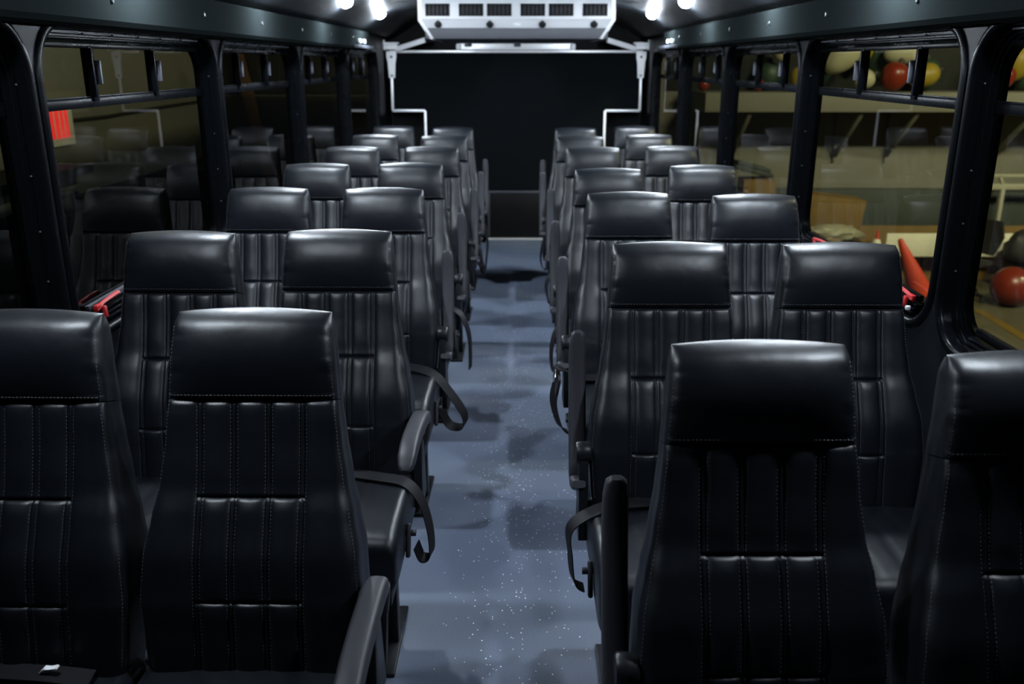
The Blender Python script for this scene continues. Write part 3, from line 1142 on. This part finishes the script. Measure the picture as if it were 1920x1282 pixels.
# ------------------------------------------------------------------ garage outside
GZ = -0.75
bm = bmesh.new()
box(bm, (-3.6, -4, GZ - 0.1), (13, 10.6, GZ))
tag(obj('ground', bm, M['concrete']), 'stained concrete garage floor outside the windows', kind='structure')
bm = bmesh.new()
box(bm, (-3.6, -4, GZ), (-3.5, 10.6, 4.2))
tag(obj('wall_garage_left', bm, M['garage_wall']), 'dim beige garage wall behind the red sign', kind='structure')
bm = bmesh.new()
box(bm, (-3.6, 10.5, GZ), (13, 10.6, 4.2))
gw = tag(obj('wall_garage_back', bm, M['garage_wall']), 'beige garage wall with a dark green lower band', kind='structure')
bm = bmesh.new()
box(bm, (1.3, 10.470, GZ), (12.9, 10.5, 0.19), 0.004)
obj('green_band', bm, M['green'], gw)
bm = bmesh.new()
box(bm, (1.3, 10.455, 0.19), (12.9, 10.5, 0.235), 0.004)
obj('band_moulding', bm, M['garage_wall'], gw)
bm = bmesh.new()
box(bm, (13, -4, GZ), (13.1, 10.6, 4.2))
tag(obj('wall_garage_right', bm, M['garage_wall']), 'far side wall of the garage', kind='structure')
bm = bmesh.new()
a, b = Vector((4.60, 8.5)), Vector((4.50, 6.4))
n_ = Vector((0.05, 0))
v = [bm.verts.new((p.x, p.y, z)) for z in (GZ, GZ + 0.004) for p in (a - n_, a + n_, b + n_, b - n_)]
loft(bm, [v[:4], v[4:]], True, True)
tag(obj('yellow_line', bm, M['yellow']), 'yellow painted line on the concrete garage floor', 'floor line')

# dark brown panels added to keep the back wall dim left of the bus
for k in range(8):
    bm = bmesh.new()
    box(bm, (-3.45, 10.465, GZ + 0.01 + 0.5 * k), (-1.35, 10.5, GZ + 0.49 + 0.5 * k), 0.012)
    dp = obj('dim_wall_panel', bm, M['dim_wall'], gw)
# shelf along the back wall
sh = empty('wall_shelf', (4.6, 10.5, 1.10))
tag(sh, 'long beige shelf on the garage wall holding pale floats, on slanted braces', 'shelf')
bm = bmesh.new()
box(bm, (-2.6, -0.80, 0.0), (4.5, 0.0, 0.20), 0.006)
obj('shelf_board', bm, M['garage_wall'], sh)
bm = bmesh.new()
box(bm, (-2.9, -0.025, 0.2), (4.5, -0.003, 1.9), 0.004)  # dark sheet over the wall behind the floats
obj('wall_sheet', bm, M['dark_sheet'], sh)
for x_ in (-2.1, -0.90, -0.30, 0.95, 2.3):
    bm = bmesh.new()
    bar(bm, (x_, -0.74, 0.0), (x_, -0.02, -0.54), 0.045, 0.045, 0.004)
    bar(bm, (x_, -0.02, 0.0), (x_, -0.02, -0.60), 0.05, 0.03, 0.004)
    obj('brace', bm, M['garage_wall'], sh)

BG = 'floats heaped on the garage shelf'


def floatball(x, y, z, r, m, sx, sz, ang, label):
    bm = bmesh.new()
    prof = []
    for k in range(17):
        t = math.pi * k / 16
        rr = math.sin(t) * (1 - 0.14 * math.cos(t))
        prof.append((rr if 0 < k < 16 else 0, -math.cos(t) * sz))
    lathe(bm, prof, 24)
    for v in bm.verts: v.co *= r
    o = obj('float', bm, M[m], None, loc=(x, y, z), rot=(0, R(ang), 0))
    neck = bmesh.new()
    lathe(neck, [(0, 0.05), (0.022, 0.05), (0.03, 0.03), (0.035, 0), (0, 0)], 12, Matrix.Translation((0, 0, r * sz - 0.01)))
    obj('eyelet', neck, M['mesh_black'], o)
    tag(o, label, 'float', BG)
    return o


for a in (
    (3.46, 9.92, 1.70, 0.19, 'ball_white', 1, 1.25, 35, 'large pale float left of the upright yellow one, topmost at the heap end'),
    (3.34, 10.26, 1.46, 0.12, 'ball_green', 1, 1.2, 80, 'dark green float tucked low under the large pale float'),
    (3.78, 10.15, 1.73, 0.11, 'ball_yellow', 1, 1.5, 10, 'upright yellow float beside the large pale float'),
    (3.70, 9.81, 1.43, 0.10, 'ball_white', 1, 1.1, 60, 'small pale round float low under the upright yellow one'),
    (4.03, 10.30, 1.58, 0.15, 'ball_green', 1, 1.15, 0, 'teal green float between the two pale topmost ones'),
    (4.15, 9.98, 1.72, 0.145, 'ball_white', 1, 1.45, 75, 'pale pointed float lying on top of the dull red one'),
    (4.01, 9.80, 1.46, 0.14, 'ball_red', 1, 1.1, 20, 'dull red round float under the pale pointed one'),
    (4.33, 9.82, 1.47, 0.12, 'ball_yellow', 1, 1.4, 70, 'yellow pointed float lying beside the dull red one'),
    (4.52, 10.20, 1.475, 0.15, 'ball_green', 1, 1.15, 0, 'grey green float behind the yellow pointed one'),
    (2.87, 10.08, 1.72, 0.10, 'ball_white', 1, 1.1, 0, 'small pale float above the green one in the second window of that side'),
    (3.07, 10.02, 1.44, 0.10, 'ball_yellow', 1, 1.25, 0, 'short yellow float low beside a green one'),
    (2.62, 9.98, 1.37, 0.065, 'ball_red', 1, 1.0, 0, 'small bright red float low in front of a green one'),
    (2.80, 10.25, 1.46, 0.13, 'ball_green', 1, 1.2, 0, 'green float between the short yellow and the small bright red one'),
    (2.03, 10.00, 1.37, 0.065, 'ball_red', 1, 1.0, 0, 'small red float standing alone in the far window'),
    (5.40, 9.99, 1.60, 0.15, 'ball_yellow', 1, 1.3, 15, 'yellow float seen through the nearest window on the traffic cone side'),
    (5.28, 10.21, 1.80, 0.10, 'ball_white', 1, 1.2, 30, 'pale float perched above the yellow one in the nearest window'),
    (5.20, 9.84, 1.455, 0.11, 'ball_red', 1, 1.1, 0, 'dark red float low in the nearest window'),
    (5.64, 10.25, 1.47, 0.14, 'ball_green', 1, 1.2, 0, 'green float low behind the yellow one in the nearest window'),
):
    floatball(*a)

# cream folding table on its side, cardboard behind
tb = empty('folding_table', (6.1, 9.55, -0.62))
tag(tb, 'long cream table top standing on edge behind the office chair', 'table')
bm = bmesh.new()
box(bm, (-2.06, -0.02, 0.19), (2.6, 0.02, 0.445), 0.006)
obj('tabletop', bm, M['cream'], tb)
for x_ in (-1.6, 0.2, 2.2):
    bm = bmesh.new()
    bar(bm, (x_, 0.05, -0.13), (x_, 0.05, 0.40), 0.035, 0.035, 0.004)
    box(bm, (x_ - 0.02, -0.16, -0.13), (x_ + 0.02, 0.22, -0.10), 0.004)
    obj('leg', bm, M['black_metal'], tb)
bm = bmesh.new()
box(bm, (-2.16, -0.010, 0.0), (3.6, 0.010, 0.45), 0.003)
bm2 = obj('cardboard_sheet', bm, M['card'], None, loc=(6.0, 9.80, -0.75 + 0.0), rot=(R(-3), 0, 0))
for v in bm2.data.vertices: v.co.z = v.co.z * 1.36
tag(bm2, 'flat brown cardboard sheet standing behind the cream table', 'cardboard')


def carton(name, label, loc, size, rot, tape=True):
    t = empty(name, loc)
    t.rotation_euler = rot
    tag(t, label, 'box')
    w, dd, h = size
    bm = bmesh.new()
    box(bm, (-w / 2, -dd / 2, 0), (w / 2, dd / 2, h), 0.006)
    obj('body', bm, M['card'], t)
    for s_ in (-1, 1):
        bm = bmesh.new()
        bar(bm, (0, s_ * dd / 2, h), (0, s_ * (dd / 2 - 0.02), h + 0.004), w * 0.98, 0.008, 0.001)
        obj('flap', bm, M['card'], t)
    if tape:
        bm = bmesh.new()
        box(bm, (w * 0.30, -dd / 2 - 0.003, 0.06), (w * 0.42, -dd / 2 + 0.001, 0.14), 0.001)
        k = obj('label_sticker', bm, M['cream'], t)
    return t


# bench that carries the cartons
wb = empty('low_bench', (3.55, 9.75, GZ))
tag(wb, 'low dark bench carrying the cardboard boxes', 'bench')
bm = bmesh.new()
box(bm, (-1.25, -0.30, 0.425), (0.26, 0.30, 0.47), 0.006)
obj('bench_top', bm, M['black_metal'], wb)
for x_ in (-1.15, 0.18):
    for y_ in (-0.25, 0.25):
        bm = bmesh.new()
        bar(bm, (x_, y_, 0), (x_, y_, 0.425), 0.05, 0.05, 0.004)
        obj('leg', bm, M['black_metal'], wb)
carton('cardboard_box', 'large brown cardboard box tilted to one side with a pale sticker', (3.44, 9.74, -0.240), (0.62, 0.28, 0.45), (R(0), R(7), R(0)))
carton('cardboard_box', 'small orange brown carton further back in the next window', (2.64, 9.80, -0.280), (0.35, 0.30, 0.67), (0, 0, 0), False)
bm = bmesh.new()
box(bm, (-0.22, -0.16, 0.0), (0.22, 0.16, 0.05), 0.01)
box(bm, (-0.20, -0.14, 0.05), (0.18, 0.13, 0.09), 0.01)
tag(obj('binder', bm, M['green'], None, loc=(2.56, 9.80, 0.455), rot=(0, R(14), 0)), 'dark green folder lying askew on the small carton', 'folder')
bm = bmesh.new()
bmesh.ops.create_icosphere(bm, subdivisions=3, radius=1.0)
for v in bm.verts:
    v.co = Vector((v.co.x * 0.30, v.co.y * 0.12, max(-0.10, v.co.z * 0.10))) * (1 + 0.35 * noise.noise(v.co * 2.6))
tag(obj('plastic_bag', bm, M['bag'], None, loc=(3.42, 9.44, -0.16)), 'crumpled cream plastic bag in front of the large cardboard box', 'bag')
bt = empty('spray_bottle', (3.97, 9.62, -0.28 - 0.205))
tag(bt, 'small white bottle with a red cap beside the table end', 'bottle')
bm = bmesh.new()
lathe(bm, [(0, 0), (0.045, 0), (0.05, 0.01), (0.05, 0.20), (0.03, 0.235), (0, 0.235)], 16)
obj('body', bm, M['cream'], bt)
bm = bmesh.new()
lathe(bm, [(0, 0.235), (0.022, 0.235), (0.020, 0.27), (0.010, 0.33), (0, 0.335)], 14)
obj('cap', bm, M['orange'], bt)

# traffic cone, tilted
cn = empty('traffic_cone', (4.12, 8.70, GZ + 0.085))
cn.rotation_euler = (0, R(-27), R(0))
tag(cn, 'orange red traffic cone leaning over outside the window', 'cone')
bm = bmesh.new()
lathe(bm, [(0, 0.66), (0.020, 0.66), (0.026, 0.65), (0.122, 0.05), (0.122, 0.03), (0, 0.03)], 28)
obj('body', bm, M['orange'], cn)
bm = bmesh.new()
box(bm, (-0.17, -0.17, 0.0), (0.17, 0.17, 0.035), 0.012)
obj('base', bm, M['mesh_black'], cn)

# office chair
oc = empty('office_chair', (4.62, 8.97, GZ), R(-60))
oc.scale = (0.88, 0.88, 0.88)
tag(oc, 'black mesh office chair on castors in front of the cream table', 'chair')
bm = bmesh.new()
box(bm, (-0.24, -0.24, 0.40), (0.24, 0.24, 0.47), 0.03)
obj('seat', bm, M['mesh_black'], oc)
bm = bmesh.new()
ring_ = []
for z, y, w in ((0.52, 0.235, 0.20), (0.62, 0.27, 0.235), (0.74, 0.285, 0.268), (0.86, 0.285, 0.24), (0.92, 0.29, 0.23)):
    ring_.append([bm.verts.new((x * w, y + 0.03 * (1 - x * x) + t, z)) for t in (0,) for x in (-1, -0.6, -0.2, 0.2, 0.6, 1)] + [bm.verts.new((x * w, y + 0.03 * (1 - x * x) + 0.025, z)) for x in (1, 0.6, 0.2, -0.2, -0.6, -1)])
loft(bm, ring_, True, True)
obj('backrest', bm, M['mesh_black'], oc)
bm = bmesh.new()
bar(bm, (0, 0.10, 0.40), (0, 0.28, 0.42), 0.06, 0.02)
bar(bm, (0, 0.29, 0.41), (0, 0.31, 0.70), 0.06, 0.02)
obj('back_support', bm, M['black_metal'], oc)
bm = bmesh.new()
lathe(bm, [(0, 0.08), (0.03, 0.08), (0.03, 0.25), (0.022, 0.26), (0.022, 0.41), (0, 0.41)], 14)
obj('gas_lift', bm, M['black_metal'], oc)
for k in range(5):
    a = R(72 * k + 10)
    c, s = math.cos(a), math.sin(a)
    bm = bmesh.new()
    bar(bm, (0.02 * c, 0.02 * s, 0.11), (0.29 * c, 0.29 * s, 0.075), 0.045, 0.03, 0.006)
    lg = obj('leg', bm, M['black_metal'], oc)
    bm = bmesh.new()
    lathe(bm, [(0, -0.022), (0.026, -0.022), (0.028, -0.018), (0.028, 0.018), (0.026, 0.022), (0, 0.022)], 14, Matrix.Translation((0.29 * c, 0.29 * s, 0.028)) @ Matrix.Rotation(a, 4, 'Z') @ Matrix.Rotation(R(90), 4, 'X'))
    bar(bm, (0.29 * c, 0.29 * s, 0.028), (0.29 * c, 0.29 * s, 0.08), 0.02, 0.02)
    obj('caster', bm, M['mesh_black'], lg)

# red exercise ball and its orange neighbour, dark bag
for x_, y_, r_, m_, lab in ((4.99, 8.66, 0.20, 'ball_red', 'glossy dark red exercise ball on the garage floor'), (5.36, 8.86, 0.18, 'orange', 'orange red ball partly hidden behind the dark red one')):
    bm = bmesh.new()
    bmesh.ops.create_uvsphere(bm, u_segments=32, v_segments=20, radius=r_)
    for v in bm.verts:
        v.co *= 1 + 0.004 * math.sin(v.co.z / r_ * 40)
    o = tag(obj('exercise_ball', bm, M[m_], None, loc=(x_, y_, GZ + r_)), lab, 'ball')
    bm = bmesh.new()
    lathe(bm, [(0, 0.008), (0.012, 0.008), (0.016, 0), (0, 0)], 12, Matrix.Translation((0.0, -r_ * 0.80, r_ * 0.60)) @ Matrix.Rotation(R(53), 4, 'X'))
    obj('plug', bm, M['cream'], o)
bm = bmesh.new()
bmesh.ops.create_icosphere(bm, subdivisions=3, radius=1.0)
for v in bm.verts:
    v.co = Vector((v.co.x * 0.20, v.co.y * 0.15, v.co.z * 0.20)) * (1 + 0.22 * noise.noise(v.co * 1.9 + Vector((4, 0, 0))))
    v.co.z = max(v.co.z, -0.18)
dbag = tag(obj('duffel_bag', bm, M['mesh_black'], None, loc=(5.42, 9.30, GZ + 0.45)), 'black cloth bag heaped on a stool behind the balls', 'bag')
st = empty('stool', (5.42, 9.30, GZ))
tag(st, 'small black stool under the black cloth bag', 'stool')
bm = bmesh.new()
box(bm, (-0.20, -0.17, 0.22), (0.20, 0.17, 0.25), 0.006)
obj('seat', bm, M['black_metal'], st)
for x_ in (-0.17, 0.17):
    for y_ in (-0.14, 0.14):
        bm = bmesh.new()
        bar(bm, (x_, y_, 0), (x_, y_, 0.22), 0.03, 0.03)
        obj('leg', bm, M['black_metal'], st)

# cream steel frame near the back wall
fr = empty('steel_frame', (6.2, 10.2, GZ))
tag(fr, 'cream painted steel frame standing against the dark green band', 'frame')
for za, zb, nm in ((0.965, 1.03, 'rail'), (1.105, 1.14, 'rail')):
    bm = bmesh.new()
    box(bm, (-1.02, -0.02, za), (2.2, 0.02, zb), 0.004)
    obj(nm, bm, M['steel_cream'], fr)
for x_ in (-0.98, -0.63, 0.5, 1.7):
    bm = bmesh.new()
    bar(bm, (x_, 0, 0), (x_, 0, 0.97), 0.075, 0.04, 0.004)
    bar(bm, (x_, 0, 1.02), (x_ - 0.05, 0, 1.12), 0.04, 0.03, 0.004)
    obj('post', bm, M['steel_cream'], fr)

# left side: red lit sign, bench, cable, leaning board
sg = empty('lit_sign', (-3.5, 6.92, 1.10))
tag(sg, 'red lit sign in a cream case on the garage wall', 'sign')
bm = bmesh.new()
box(bm, (0.0, -0.34, -0.10), (0.055, 0.085, 0.20), 0.006)
obj('case', bm, M['cream'], sg)
for k, (a_, b_) in enumerate(((-0.30, -0.215), (-0.192, -0.135), (-0.114, -0.068), (-0.046, 0.004))):
    bm = bmesh.new()
    box(bm, (0.054, a_, -0.045), (0.058, b_, 0.17), 0.001)
    obj('red_strip', bm, M['sign_red'], sg)
wk = empty('workbench', (-3.2, 6.6, GZ))
tag(wk, 'dark workbench above a low cabinet lengthened to darken the garage wall below the red sign', 'workbench')
bm = bmesh.new()
box(bm, (-0.28, -2.6, 1.60), (0.15, -0.20, 1.66), 0.006)
obj('bench_top', bm, M['dark'], wk)
bm = bmesh.new()
box(bm, (-0.28, -2.5, 0.02), (0.12, 3.4, 1.36), 0.006)  # cabinet drawn out along the wall to paint in its dim lower part
for y_ in (-2.3, -0.4):
    box(bm, (-0.24, y_, 1.35), (0.08, y_ + 0.08, 1.61), 0.004)
obj('darkening_cabinet', bm, M['dark'], wk)
bm = bmesh.new()
box(bm, (0.12, -2.5, 1.50), (0.15, -0.45, 1.545), 0.003)
obj('edge_strip', bm, M['garage_wall'], wk)
bm = bmesh.new()
tube(bm, [(-3.485, 7.05, 1.17), (-3.485, 7.7, 1.165), (-3.485, 8.8, 1.185), (-3.485, 10.3, 1.20)], 0.016, 8)
tag(obj('conduit', bm, M['mesh_black']), 'thin black conduit along the dim garage wall beside the red sign', 'conduit')
bm = bmesh.new()
bar(bm, (-2.64, 10.30, GZ + 0.005), (-3.30, 10.42, 2.4), 0.13, 0.06, 0.006, up=(0, 1, 0))
tag(obj('leaning_board', bm, M['wood']), 'brown wooden board leaning against the dark brown wall panels', 'board')
